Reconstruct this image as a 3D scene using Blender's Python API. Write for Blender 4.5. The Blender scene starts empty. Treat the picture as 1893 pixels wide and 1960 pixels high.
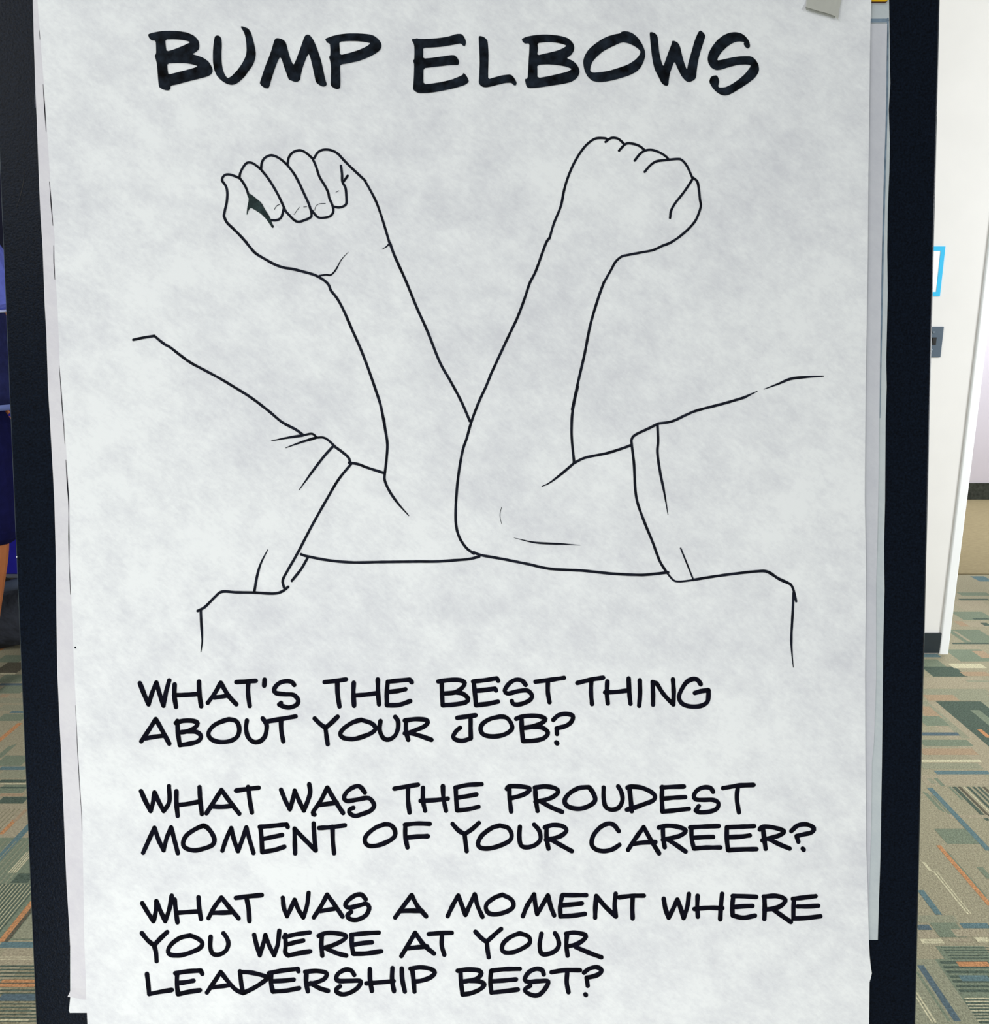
import bpy, bmesh, math, random
from mathutils import Vector, noise
from mathutils.geometry import tessellate_polygon
random.seed(4)
C = bpy.context.scene.collection
S = bpy.context.scene

# ------------------------------------------------------------------ camera, world, lights, exposure
W, H, F = 1893.0, 1960.0, 1600.0
PITCH = math.radians(12.4)
HC = 1.2
cam = bpy.data.objects.new('camera', bpy.data.cameras.new('camera')); C.objects.link(cam)
cam.location = (0, 0, HC); cam.rotation_euler = (math.pi/2 - PITCH, 0, 0)
cam.data.sensor_fit = 'HORIZONTAL'; cam.data.sensor_width = 36; cam.data.lens = 36*F/W
cam.data.clip_start = 0.02; cam.data.clip_end = 60
S.camera = cam
S.view_settings.view_transform = 'Standard'; S.view_settings.look = 'None'
S.view_settings.gamma = 1; S.view_settings.use_curve_mapping = False
S.view_settings.exposure = 0.0
wd = bpy.data.worlds.new('world'); S.world = wd; wd.use_nodes = True
wd.node_tree.nodes['Background'].inputs[0].default_value = (0.95, 0.975, 1.0, 1)
wd.node_tree.nodes['Background'].inputs[1].default_value = 0.32

def area(name, loc, target, size, power, col=(1, 1, 1), sy=None):
    l = bpy.data.lights.new(name, 'AREA'); l.energy = power; l.color = col
    l.shape = 'RECTANGLE'; l.size = size; l.size_y = sy or size
    o = bpy.data.objects.new(name, l); C.objects.link(o); o.location = loc
    o.rotation_euler = (Vector(target)-Vector(loc)).to_track_quat('-Z', 'Y').to_euler()
    return o
area('ceiling_light_front', (-1.7, -1.2, 2.65), (-0.1, 0.7, 0.9), 1.2, 16, (0.99, 0.99, 1.0), 0.9)
area('low_fill_behind', (-0.36, -0.95, 0.25), (-0.1, 0.6, 0.62), 0.8, 19.5, (0.985, 0.99, 1.0), 0.6)  # added low fill, no window here; brightens the lower part of the paper
area('ceiling_light_left', (-2.2, 0.6, 2.65), (-1.0, 1.7, 0), 1.2, 36, (1, 0.99, 0.96), 0.6)
area('side_fill_right', (4.3, 1.0, 1.75), (1.8, 2.9, 0.45), 1.2, 132, (0.965, 0.985, 1.0), 1.1)  # added side fill to even out the back wall, not a real window
area('ceiling_light_far_room', (3.4, 4.6, 2.6), (3.4, 5.2, 0), 1.2, 74, (0.93, 0.96, 1.0), 0.6)

# ------------------------------------------------------------------ helpers
sP, cP = math.sin(PITCH), math.cos(PITCH)
def cam_to_world(v):       # v = (right, up, forward)
    x, u, f = v
    return Vector((x, u*sP + f*cP, HC + u*cP - f*sP))
O = Vector((0, 0, HC))
def ray(px, py): return cam_to_world(((px-W/2)/F, -(py-H/2)/F, 1.0)) - O
def dirw(v): return cam_to_world(v) - O
def on_floor(px, py, z=0.0):
    r = ray(px, py); t = (z-HC)/r.z; return O + r*t
def on_Y(px, py, Y):
    r = ray(px, py); return O + r*(Y/r.y)

# board plane: leans back 9 degrees on its easel
BD = dirw((187, -26220, 1600)).normalized()      # down along the board
BU = dirw((26220, 187, 0)).normalized()
BU = (BU - BD*BU.dot(BD)).normalized()
BN = BU.cross(BD)
if BN.dot(O - (O + dirw((0, 0, 0.71)))) < 0: BN = -BN
BP = O + dirw((0, 0, 0.71))
def on_board(px, py, off=0.0):
    r = ray(px, py); t = (BP + BN*off - O).dot(BN)/r.dot(BN); return O + r*t
def buv(p): d = p-BP; return d.dot(BU), d.dot(BD)
def bpt(u, v, off=0.0): return BP + BU*u + BD*v + BN*off

def srgb(r, g, b):
    f = lambda c: (c/255/12.92) if c/255 <= 0.04045 else ((c/255+0.055)/1.055)**2.4
    return (f(r), f(g), f(b), 1)

def mat(name, col, rough=0.6, metal=0, spec=0.5, var=0.0, vscale=20.0, bump=0.0, bscale=80.0, bdist=0.001, stretch=(1, 1, 1), detail=4):
    m = bpy.data.materials.new(name); m.use_nodes = True
    nt = m.node_tree; b = nt.nodes['Principled BSDF']
    b.inputs['Base Color'].default_value = col; b.inputs['Roughness'].default_value = rough
    b.inputs['Metallic'].default_value = metal; b.inputs['Specular IOR Level'].default_value = spec
    if var or bump:
        tc = nt.nodes.new('ShaderNodeTexCoord'); mp = nt.nodes.new('ShaderNodeMapping')
        mp.inputs['Scale'].default_value = stretch
        nt.links.new(tc.outputs['Object'], mp.inputs['Vector'])
    if var:
        n = nt.nodes.new('ShaderNodeTexNoise'); n.inputs['Scale'].default_value = vscale; n.inputs['Detail'].default_value = detail
        nt.links.new(mp.outputs[0], n.inputs['Vector'])
        r = nt.nodes.new('ShaderNodeMapRange'); r.inputs['From Min'].default_value = 0.3; r.inputs['From Max'].default_value = 0.7
        r.inputs['To Min'].default_value = 1-var; r.inputs['To Max'].default_value = 1+var
        nt.links.new(n.outputs['Fac'], r.inputs['Value'])
        mx = nt.nodes.new('ShaderNodeVectorMath'); mx.operation = 'SCALE'
        mx.inputs[0].default_value = col[:3]; nt.links.new(r.outputs[0], mx.inputs['Scale'])
        nt.links.new(mx.outputs[0], b.inputs['Base Color'])
    if bump:
        n2 = nt.nodes.new('ShaderNodeTexNoise'); n2.inputs['Scale'].default_value = bscale; n2.inputs['Detail'].default_value = 3
        nt.links.new(mp.outputs[0], n2.inputs['Vector'])
        bp = nt.nodes.new('ShaderNodeBump'); bp.inputs['Strength'].default_value = bump; bp.inputs['Distance'].default_value = bdist
        nt.links.new(n2.outputs['Fac'], bp.inputs['Height']); nt.links.new(bp.outputs[0], b.inputs['Normal'])
    return m

def link_mesh(name, verts, faces, m, parent=None, smooth=False, mats=None, mi=None):
    me = bpy.data.meshes.new(name); me.from_pydata([tuple(v) for v in verts], [], faces)
    o = bpy.data.objects.new(name, me); C.objects.link(o)
    for q in (mats or [m]): me.materials.append(q)
    if mi: me.polygons.foreach_set('material_index', mi)
    if smooth: me.polygons.foreach_set('use_smooth', [True]*len(me.polygons))
    me.update()
    if parent: o.parent = parent
    return o
def tag(o, label=None, cat=None, group=None, kind=None):
    for k, v in (('label', label), ('category', cat), ('group', group), ('kind', kind)):
        if v: o[k] = v
    return o
def empty(name, loc=(0, 0, 0)):
    o = bpy.data.objects.new(name, None); C.objects.link(o); o.location = loc; o.empty_display_size = 0.1
    return o
def keep(o, parent):      # parent without moving the mesh written in world coordinates
    o.parent = parent; o.matrix_parent_inverse = parent.matrix_world.inverted() if parent.matrix_world else o.matrix_parent_inverse
    o.matrix_parent_inverse.translation = -Vector(parent.location)
    return o
def box_vf(x0, x1, y0, y1, z0, z1):
    v = [(x, y, z) for z in (z0, z1) for y in (y0, y1) for x in (x0, x1)]
    f = [(0, 2, 3, 1), (4, 5, 7, 6), (0, 1, 5, 4), (2, 6, 7, 3), (0, 4, 6, 2), (1, 3, 7, 5)]
    return v, f
def box(name, b, m, parent=None, bevel=0.0):
    v, f = box_vf(*b); o = link_mesh(name, v, f, m)
    if bevel:
        md = o.modifiers.new('bevel', 'BEVEL'); md.width = bevel; md.segments = 3
    if parent: keep(o, parent)
    return o
def tube(name, pts, r, m, parent=None, n=14):
    vs, fs = [], []; pts = [Vector(p) for p in pts]
    for i, p in enumerate(pts):
        d = (pts[min(i+1, len(pts)-1)]-pts[max(i-1, 0)]).normalized()
        a = d.orthogonal().normalized(); b = d.cross(a)
        if i: 
            a = (pa - d*pa.dot(d)).normalized(); b = d.cross(a)
        pa = a
        rr = r[i] if isinstance(r, (list, tuple)) else r
        for k in range(n): vs.append(p + (a*math.cos(2*math.pi*k/n) + b*math.sin(2*math.pi*k/n))*rr)
    for i in range(len(pts)-1):
        for k in range(n): fs.append((i*n+k, i*n+(k+1) % n, (i+1)*n+(k+1) % n, (i+1)*n+k))
    fs.append(tuple(range(n))[::-1]); fs.append(tuple(range((len(pts)-1)*n, len(pts)*n)))
    o = link_mesh(name, vs, fs, m, smooth=True)
    if parent: keep(o, parent)
    return o
def interp(tab, y):
    if y <= tab[0][1]: a, b = tab[0], tab[1]
    elif y >= tab[-1][1]: a, b = tab[-2], tab[-1]
    else:
        for a, b in zip(tab, tab[1:]):
            if a[1] <= y <= b[1]: break
    t = (y-a[1])/(b[1]-a[1])
    return a[0] + (b[0]-a[0])*t

# ------------------------------------------------------------------ materials
M = {}
M['board'] = mat('board', (0.0032, 0.0062, 0.0125, 1), 0.34, 0, 0.08, 0.6, 650, 0.6, 620, 0.0004)
M['board_edge'] = mat('board_edge', (0.06, 0.085, 0.095, 1), 0.3)
M['steel'] = mat('steel', (0.03, 0.035, 0.04, 1), 0.35, 0.6)
M['rubber'] = mat('rubber', (0.012, 0.012, 0.012, 1), 0.8)
M['wall'] = mat('wall', srgb(232, 231, 228), 0.75, 0, 0.25, 0.02, 6, 0.15, 220, 0.0006)
M['casing'] = mat('casing', srgb(244, 247, 248), 0.45, 0, 0.4, 0.012, 9)
M['far_wall'] = mat('far_wall', srgb(224, 218, 228), 0.8, 0, 0.2, 0.02, 5, 0.1, 200)
M['dark_wall'] = mat('dark_wall', srgb(38, 40, 62), 0.8, 0, 0.2, 0.1, 5)
M['base'] = mat('base', srgb(34, 44, 50), 0.5, 0, 0.4, 0.1, 30)
M['base_far'] = mat('base_far', srgb(60, 64, 58), 0.6, 0, 0.3, 0.45, 40)
M['ceiling'] = mat('ceiling', srgb(225, 225, 222), 0.9)

def paper_mat(name, base, blot, amt):
    m = bpy.data.materials.new(name); m.use_nodes = True; nt = m.node_tree; b = nt.nodes['Principled BSDF']
    b.inputs['Roughness'].default_value = 0.72; b.inputs['Specular IOR Level'].default_value = 0.22
    tc = nt.nodes.new('ShaderNodeTexCoord')
    def nz(scale, rot, st, det, rgh=0.6, dist=0.0):
        m1 = nt.nodes.new('ShaderNodeMapping'); m1.inputs['Rotation'].default_value = (0, rot, 0)
        mp = nt.nodes.new('ShaderNodeMapping'); mp.inputs['Scale'].default_value = st
        n = nt.nodes.new('ShaderNodeTexNoise'); n.inputs['Scale'].default_value = scale; n.inputs['Detail'].default_value = det
        n.inputs['Roughness'].default_value = rgh; n.inputs['Distortion'].default_value = dist
        nt.links.new(tc.outputs['Object'], m1.inputs['Vector']); nt.links.new(m1.outputs[0], mp.inputs['Vector']); nt.links.new(mp.outputs[0], n.inputs['Vector']); return n
    big = nz(8, 0.3, (0.9, 1, 1.1), 3, 0.6, 0.1)
    mid = nz(34, -0.5, (0.9, 1, 1.15), 8, 0.75, 0.1)
    fine = nz(230, -0.7, (0.6, 1, 1.4), 3, 0.75, 0.0)
    def mix(a, bsock, k):
        x = nt.nodes.new('ShaderNodeMath'); x.operation = 'MULTIPLY_ADD'; nt.links.new(a, x.inputs[0]); x.inputs[1].default_value = k
        if isinstance(bsock, float): x.inputs[2].default_value = bsock
        else: nt.links.new(bsock, x.inputs[2])
        return x.outputs[0]
    s = mix(mid.outputs['Fac'], mix(big.outputs['Fac'], mix(fine.outputs['Fac'], 0.0, 0.2), 0.35), 0.5)
    cr = nt.nodes.new('ShaderNodeValToRGB'); nt.links.new(s, cr.inputs[0])
    cr.color_ramp.elements[0].position = 0.40; cr.color_ramp.elements[0].color = blot
    cr.color_ramp.elements[1].position = 0.60; cr.color_ramp.elements[1].color = base
    nt.links.new(cr.outputs[0], b.inputs['Base Color'])
    bp = nt.nodes.new('ShaderNodeBump'); bp.inputs['Strength'].default_value = amt; bp.inputs['Distance'].default_value = 0.0012
    nt.links.new(s, bp.inputs['Height']); nt.links.new(bp.outputs[0], b.inputs['Normal'])
    return m
M['paper'] = paper_mat('paper', srgb(240, 244, 244), srgb(217, 220, 224), 0.22)
M['paper_b'] = paper_mat('paper_b', srgb(224, 224, 227), srgb(212, 211, 217), 0.15)
M['paper_c'] = paper_mat('paper_c', srgb(202, 211, 212), srgb(188, 198, 202), 0.15)
M['paper_d'] = paper_mat('paper_d', srgb(211, 214, 219), srgb(199, 202, 209), 0.15)
M['title_ink'] = mat('title_ink', (0.0075, 0.0112, 0.017, 1), 0.8, 0, 0.08, 0.95, 130, detail=8)
M['ink'] = mat('ink', (0.0024, 0.0025, 0.0075, 1), 0.8, 0, 0.08, 0.6, 120)
M['line_ink'] = mat('line_ink', (0.0085, 0.0105, 0.018, 1), 0.8, 0, 0.08, 0.6, 90)
M['blob_ink'] = mat('blob_ink', (0.022, 0.036, 0.036, 1), 0.8, 0, 0.08, 0.6, 200)
M['band_blue_grey'] = mat('band_blue_grey', srgb(118, 138, 154), 0.7, 0, 0.2, 0.3, 120)
M['tape'] = mat('tape', srgb(184, 186, 177), 0.6, 0, 0.3, 0.05, 60, 0.3, 300)
M['tape_shade'] = mat('tape_shade', srgb(150, 153, 146), 0.6, 0, 0.3, 0.06, 60)
M['yellow'] = mat('yellow', srgb(228, 178, 10), 0.5, 0, 0.3, 0.06, 60)
M['maroon'] = mat('maroon', srgb(60, 30, 30), 0.6)

# ------------------------------------------------------------------ setting
floor = empty('floor'); floor['kind'] = 'structure'
o = box('floor_slab', (-5.0, 5.6, -1.6, 6.0, -0.16, -0.012), mat('concrete', srgb(150, 146, 122), 0.9, var=0.1), floor)
YC = {}
def ycol(k, c, v=0.26):
    YC[k] = mat('yarn_'+k, srgb(*c), 0.95, 0, 0.1, v, 230, 0.8, 330, 0.003, detail=5)
ycol('base', (162, 156, 131)); ycol('green', (126, 137, 117)); ycol('dark', (86, 100, 89), 0.4); ycol('tan', (168, 159, 135))
ycol('blue', (102, 127, 130)); ycol('navy', (92, 110, 118)); ycol('orange', (194, 142, 100), 0.4); ycol('cream', (204, 198, 166), 0.35)
ycol('brown', (100, 96, 82), 0.4); ycol('sage', (151, 152, 129)); ycol('rust', (172, 150, 123)); ycol('olive', (145, 140, 115), 0.4)
KEYS = list(YC); YM = [YC[k] for k in KEYS]
STR = []      # world rectangles of coloured yarn: x0, x1, y0, y1, colour
def HS(x0, x1, y0, y1, c):
    ym = (y0+y1)/2; a = on_floor(x0, ym); b = on_floor(x1, ym)
    STR.append((a.x, b.x, on_floor(900, y1).y, on_floor(900, y0).y, c))
def DS(xa, ya, xb, yb, w, c):
    a = on_floor(xa, ya); b = on_floor(xb, yb); l = on_floor(xb-w/2, yb); r = on_floor(xb+w/2, yb)
    h = (r.x-l.x)/2; xm = (a.x+b.x)/2
    STR.append((xm-h, xm+h, min(a.y, b.y), max(a.y, b.y), c))
def WS(x0, x1, y0, y1, c): STR.append((x0, x1, y0, y1, c))
# right side, far to near
HS(1866, 1893, 1103, 1113, 'blue'); HS(1836, 1893, 1134, 1140, 'green'); HS(1836, 1893, 1146, 1149, 'dark')
HS(1832, 1893, 1150, 1168, 'tan'); HS(1832, 1893, 1171, 1187, 'green'); HS(1862, 1893, 1183, 1186, 'dark')
HS(1832, 1850, 1189, 1199, 'rust'); HS(1850, 1893, 1190, 1200, 'tan'); HS(1880, 1893, 1192, 1198, 'dark')
HS(1828, 1893, 1205, 1230, 'green'); DS(1830, 1208, 1853, 1228, 6, 'tan'); HS(1822, 1893, 1230, 1233, 'dark')
HS(1845, 1876, 1236, 1242, 'tan'); HS(1823, 1893, 1243, 1266, 'green'); HS(1870, 1893, 1246, 1260, 'rust')
HS(1765, 1798, 1252, 1258, 'blue'); HS(1765, 1815, 1262, 1295, 'green'); HS(1775, 1840, 1276, 1295, 'dark')
HS(1820, 1883, 1270, 1279, 'cream'); HS(1842, 1893, 1286, 1294, 'rust'); HS(1765, 1893, 1296, 1318, 'tan')
HS(1850, 1893, 1302, 1306, 'sage'); HS(1765, 1893, 1311, 1318, 'tan'); HS(1765, 1893, 1319, 1330, 'sage')
HS(1771, 1830, 1330, 1341, 'rust'); HS(1830, 1893, 1326, 1341, 'sage')
WS(1.452, 1.60, 2.19, 2.555, 'dark'); WS(1.53, 1.56, 2.19, 2.49, 'green'); WS(1.60, 1.9, 2.19, 2.555, 'sage'); DS(1875, 1396, 1893, 1412, 9, 'orange')
WS(1.36, 1.452, 2.08, 2.555, 'tan'); WS(1.40, 1.425, 2.3, 2.555, 'sage')
HS(1763, 1792, 1352, 1375, 'rust'); HS(1763, 1808, 1371, 1389, 'green'); HS(1763, 1835, 1402, 1408, 'navy')
HS(1763, 1857, 1416, 1428, 'green'); HS(1763, 1867, 1433, 1445, 'rust'); HS(1763, 1877, 1454, 1459, 'cream')
HS(1763, 1877, 1461, 1472, 'sage'); HS(1790, 1893, 1475, 1482, 'blue'); HS(1765, 1893, 1483, 1504, 'tan')
DS(1790, 1489, 1806, 1505, 8, 'green'); DS(1778, 1490, 1788, 1500, 10, 'sage')
for k, xx in enumerate((1768, 1775, 1785)): DS(xx, 1515+k*3, xx+30, 1550+k*4, 4, 'green')
DS(1779, 1508, 1893, 1628, 12, 'blue')
for k, (xx, cc, ww) in enumerate(((1818, 'green', 5), (1828, 'dark', 8), (1838, 'brown', 6), (1847, 'cream', 3), (1855, 'dark', 6), (1866, 'dark', 5), (1876, 'dark', 5), (1886, 'brown', 6))):
    DS(xx, 1506, xx+(24 if k == 0 else 62), 1531 if k == 0 else 1571, ww, cc)
HS(1800, 1870, 1586, 1615, 'green'); DS(1806, 1630, 1893, 1716, 5, 'green')
HS(1815, 1893, 1560, 1566, 'tan')
DS(1779, 1508, 1893, 1628, 12, 'blue')
DS(1798, 1618, 1893, 1733, 10, 'orange'); DS(1783, 1668, 1857, 1750, 4, 'cream'); DS(1788, 1668, 1863, 1750, 3, 'cream'); DS(1766, 1650, 1783, 1668, 6, 'cream')
DS(1877, 1660, 1893, 1682, 12, 'green')
DS(1762, 1704, 1797, 1751, 13, 'blue'); HS(1755, 1830, 1752, 1766, 'sage')
HS(1840, 1893, 1767, 1777, 'blue'); HS(1755, 1781, 1770, 1780, 'navy'); HS(1789, 1840, 1766, 1794, 'green'); HS(1755, 1790, 1782, 1796, 'tan'); HS(1825, 1893, 1779, 1793, 'tan')
HS(1763, 1805, 1797, 1806, 'cream'); HS(1818, 1860, 1797, 1804, 'tan'); HS(1868, 1893, 1794, 1804, 'cream')
HS(1800, 1893, 1811, 1838, 'green')
for k in range(5): HS(1802+k*4, 1893, 1813+k*5, 1815+k*5, 'dark')
WS(0.857, 1.3, 1.1, 1.403, 'green')
for k in range(7): HS(1800+k*6, 1893, 1840+k*9, 1845+k*9, 'dark')
HS(1833, 1893, 1841, 1850, 'orange'); HS(1838, 1893, 1867, 1878, 'blue')
for k in range(8): HS(1846+k*3, 1893, 1910+k*6, 1912+k*6, 'cream'); HS(1846+k*3, 1893, 1913+k*6, 1916+k*6, 'dark')
WS(0.5, 0.857, 1.1, 1.403, 'sage'); DS(1775, 1845, 1862, 1960, 12, 'sage'); DS(1757, 1848, 1838, 1955, 14, 'navy'); DS(1752, 1860, 1820, 1955, 6, 'green')
DS(1753, 1900, 1793, 1958, 4, 'cream'); DS(1747, 1900, 1786, 1958, 3, 'cream')
# left side, far to near
HS(0, 45, 1254, 1268, 'green'); HS(0, 45, 1268, 1289, 'brown'); HS(0, 30, 1288, 1291, 'cream'); HS(0, 48, 1291, 1307, 'green'); HS(0, 45, 1308, 1312, 'navy')
HS(0, 48, 1312, 1327, 'green'); HS(0, 16, 1329, 1335, 'rust'); HS(0, 48, 1336, 1345, 'sage'); HS(0, 48, 1350, 1360, 'sage'); HS(20, 50, 1361, 1365, 'blue'); HS(0, 48, 1366, 1380, 'green')
DS(34, 1384, 0, 1420, 10, 'orange')
for k in range(3): DS(28-k*6, 1424+k*2, 4-k*4, 1450, 4, 'green')
HS(0, 50, 1446, 1466, 'green'); HS(0, 50, 1467, 1474, 'blue'); HS(0, 50, 1475, 1490, 'sage'); HS(0, 50, 1492, 1498, 'dark'); HS(0, 50, 1499, 1501, 'cream')
HS(0, 50, 1502, 1518, 'green'); HS(0, 50, 1506, 1509, 'dark'); HS(0, 45, 1519, 1524, 'rust'); HS(0, 50, 1525, 1538, 'dark')
WS(-1.9, -1.0, 1.80, 1.945, 'tan'); WS(-1.9, -0.9, 1.455, 1.80, 'green')
for k in range(5): DS(30-k*9, 1548, -10-k*9, 1604, 3, 'olive')
DS(26, 1569, 5, 1597, 9, 'orange'); DS(52, 1576, -5, 1656, 14, 'blue'); DS(48, 1549, 30, 1573, 8, 'rust')
for k in range(9): DS(60-k*11, 1610, -60-k*11, 1800, 2.5, 'sage')
for k in range(4): DS(62-k*5, 1632, 32-k*4, 1671, 2.6, 'cream')
HS(28, 60, 1672, 1690, 'dark')
for k in range(14): DS(66-k*7.5, 1692, -7-k*7.5, 1802, 2.6, 'dark'); DS(62-k*7.5, 1692, -11-k*7.5, 1802, 1.6, 'cream')
WS(-0.972, -0.80, 1.458, 1.70, 'sage'); DS(62, 1720, 12, 1803, 16, 'orange'); DS(66, 1725, 19, 1803, 8, 'brown')
HS(0, 70, 1803, 1814, 'blue'); HS(0, 70, 1814, 1848, 'tan'); HS(0, 70, 1831, 1833, 'cream'); HS(0, 70, 1835, 1837, 'cream')
HS(0, 75, 1848, 1960, 'olive')
for k in range(17): HS(0, 78, 1848+k*6.6, 1850.6+k*6.6, 'dark')
HS(0, 70, 1875, 1889, 'orange'); HS(0, 70, 1881, 1883, 'brown'); HS(0, 70, 1903, 1916, 'navy'); HS(0, 55, 1951, 1954, 'cream')

TS, GX, GY = 0.55, 0.87, 1.45
def tile_mesh(ix, iy, x0, y0):
    x1, y1 = x0+TS, y0+TS
    v, f, mi = [], [], []
    g = 0.00004
    def quad(a, b, c, d, z, k):
        n = len(v); v.extend([(a, c, z), (b, c, z), (b, d, z), (a, d, z)]); f.append((n, n+1, n+2, n+3)); mi.append(KEYS.index(k))
    bv, bf = box_vf(g, TS-g, g, TS-g, -0.0115, 0.0)
    v.extend(bv); f.extend(bf); mi.extend([0]*6)
    mine = [s for s in STR if s[0] < x1-g and s[1] > x0+g and s[2] < y1-g and s[3] > y0+g]
    rnd = random.Random(ix*91+iy*7)
    if not mine or (x0 > -0.7 and x1 < 0.7):
        along = (ix+iy) % 2; p = 0.01
        while p < TS-0.03:
            w = rnd.choice((0.006, 0.012, 0.02, 0.035)); a = rnd.choice((0, 0, 0.15, 0.3))*TS/0.55; b = rnd.choice((TS-g, TS-g, 0.4))
            k = rnd.choice(KEYS); w = min(w, TS-p-g)
            if along: quad(p, p+w, max(a, g), b, 0.0001, k)
            else: quad(max(a, g), b, p, p+w, 0.0001, k)
            p += w + rnd.choice((0.004, 0.015, 0.03))
    for j, s in enumerate(mine):
        quad(max(s[0]-x0, g), min(s[1]-x0, TS-g), max(s[2]-y0, g), min(s[3]-y0, TS-g), 0.0001+0.00001*j, s[4])
    me = bpy.data.meshes.new('carpet_tile'); me.from_pydata(v, [], f)
    for q in YM: me.materials.append(q)
    me.polygons.foreach_set('material_index', mi); return me
for ix in range(-9, 8):
    for iy in range(-4, 5):
        x0, y0 = GX+ix*TS, GY+iy*TS
        if y0+TS > 4.3 or x0 > 4.4: continue
        o = bpy.data.objects.new('carpet_tile', tile_mesh(ix, iy, x0, y0)); C.objects.link(o); o.location = (x0, y0, 0); o.parent = floor
o = box('carpet_border', (0.87, 5.0, GY+5*TS-0.195, 5.95, -0.0115, 0.004), mat('tan_carpet', srgb(158, 145, 112), 0.95, 0, 0.1, 0.1, 60, 0.8, 260, 0.003, stretch=(0.6, 1.4, 1)), floor)

WY = on_floor(1790, 1251).y
xc = on_Y(1797, 1255, WY).x; xo = on_Y(1821.6, 1258, WY-0.03).x
# the back wall, split round the doorway
wb = link_mesh('wall_back', *box_vf(-0.35, xc+0.012, WY, WY+0.12, -0.01, 2.75), M['wall']); wb['kind'] = 'structure'
wb2 = link_mesh('wall_back', *box_vf(xo+1.0, 5.0, WY, WY+0.12, -0.01, 2.75), M['wall']); wb2['kind'] = 'structure'
wb3 = link_mesh('wall_back', *box_vf(xc+0.012, xo+1.0, WY, WY+0.12, 2.4, 2.75), M['wall']); wb3['kind'] = 'structure'
wl = link_mesh('wall_left', *box_vf(-5.0, -0.35, 4.2, 4.32, -0.01, 2.75), M['dark_wall']); wl['kind'] = 'structure'
wf = link_mesh('wall_far', *box_vf(0.8, 5.0, 5.86, 5.98, -0.01, 2.75), M['far_wall']); wf['kind'] = 'structure'
def molding(name, prof, z0, z1, m):    # vertical moulding extruded from an (x, y) profile
    n = len(prof); v = [(x, y, z0) for x, y in prof]+[(x, y, z1) for x, y in prof]
    f = [(i, (i+1) % n, n+(i+1) % n, n+i) for i in range(n)] + [tuple(range(n))[::-1], tuple(range(n, 2*n))]
    return link_mesh(name, v, f, m)
yb = WY-0.007
o = molding('trim_1', [(xc-0.004, WY), (xc-0.004, yb+0.003), (xc-0.002, yb+0.001), (xc+0.001, yb), (xo-0.004, yb), (xo, yb+0.004), (xo, WY+0.14), (xc+0.0121, WY+0.14), (xc+0.0121, WY)], 0.0, 2.4, M['casing']); o['kind'] = 'structure'
o = molding('trim_2', [(xo+0.96, yb), (xo+1.04, yb), (xo+1.04, WY), (xo+1.0, WY), (xo+1.0, WY+0.14), (xo+0.96, WY+0.14)], 0.0, 2.4, M['casing']); o['kind'] = 'structure'
zb = on_Y(1790, 1211, WY).z
o = link_mesh('baseboard_back', *box_vf(-0.35, xc-0.004, WY-0.008, WY, 0.006, zb), M['base']); o['kind'] = 'structure'
zf = on_Y(1880, 925, 5.85).z
o = link_mesh('baseboard_far', *box_vf(0.8, 5.0, 5.85, 5.86, 0.006, zf), M['base_far']); o['kind'] = 'structure'
o = link_mesh('ceiling', *box_vf(-5.0, 5.0, 2.2, 6.0, 2.76, 2.85), M['ceiling']); o['kind'] = 'structure'

# ------------------------------------------------------------------ board on its easel
EDG_L = [(0-0.0422*350, 0), (68, 1960)]
EDG_L = [(-15, 0), (0, 350), (68, 1960)]
EDG_R = [(1800, 0), (1787, 480), (1777, 960), (1768, 1460), (1752, 1960)]
ul = (buv(on_board(-15, 0))[0]+buv(on_board(68, 1960))[0])/2
board = empty('easel_board', tuple(bpt(0, 1.05, 0)))
board.location.z = 0
tag(board, 'tall black easel board leaning back behind the taped paper sheets', 'easel')
VT, VB, TH = buv(on_board(900, 0))[1]-0.30, buv(on_board(900, 1960))[1]+0.16, 0.018
def vtx(edge, v):     # u of the traced edge at board height v
    best = None
    y = 980.0
    for _ in range(30):
        u0, v0 = buv(on_board(interp(edge, y), y)); y += (v-v0)*F/0.71
    return buv(on_board(interp(edge, y), y))[0]
uL0, uL1 = vtx(EDG_L, -0.40), vtx(EDG_L, 0.40); uR0, uR1 = vtx(EDG_R, -0.40), vtx(EDG_R, 0.40)
def lin(a, b, v): return a+(b-a)*(v+0.40)/0.80
def bquad(off0, off1, inset, name, m):
    vs = []
    for off in (off1, off0):
        for v in (VT+inset, VB-inset):
            vs.append(bpt(lin(uL0, uL1, v)+inset, v, off)); vs.append(bpt(lin(uR0, uR1, v)-inset, v, off))
    o = link_mesh(name, vs, [(0, 2, 3, 1), (4, 5, 7, 6), (0, 1, 5, 4), (2, 6, 7, 3), (0, 4, 6, 2), (1, 3, 7, 5)], m)
    return keep(o, board)
o = bquad(-TH, 0, 0.0, 'panel', M['board'])
bm = bmesh.new(); bm.from_mesh(o.data); bmesh.ops.recalc_face_normals(bm, faces=bm.faces[:]); bm.to_mesh(o.data); bm.free()
md = o.modifiers.new('bevel', 'BEVEL'); md.width = 0.0022; md.segments = 4
for sgn, ua, ub in ((-1, uL0, uL1), (1, uR0, uR1)):      # a thin folded lip along each side
    u0 = lin(ua, ub, VT+0.01); u1 = lin(ua, ub, VB-0.01)
    o = tube('side_lip', [bpt(u0+sgn*0.0008, VT+0.01, -0.005), bpt(u1+sgn*0.0008, VB-0.01, -0.005)], 0.0012, M['board_edge'], board, 8)
def floor_hit(u): 
    p = bpt(u, VB-0.02, -0.012); t = (0.03-p.z)/BD.z; return p+BD*t
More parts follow.
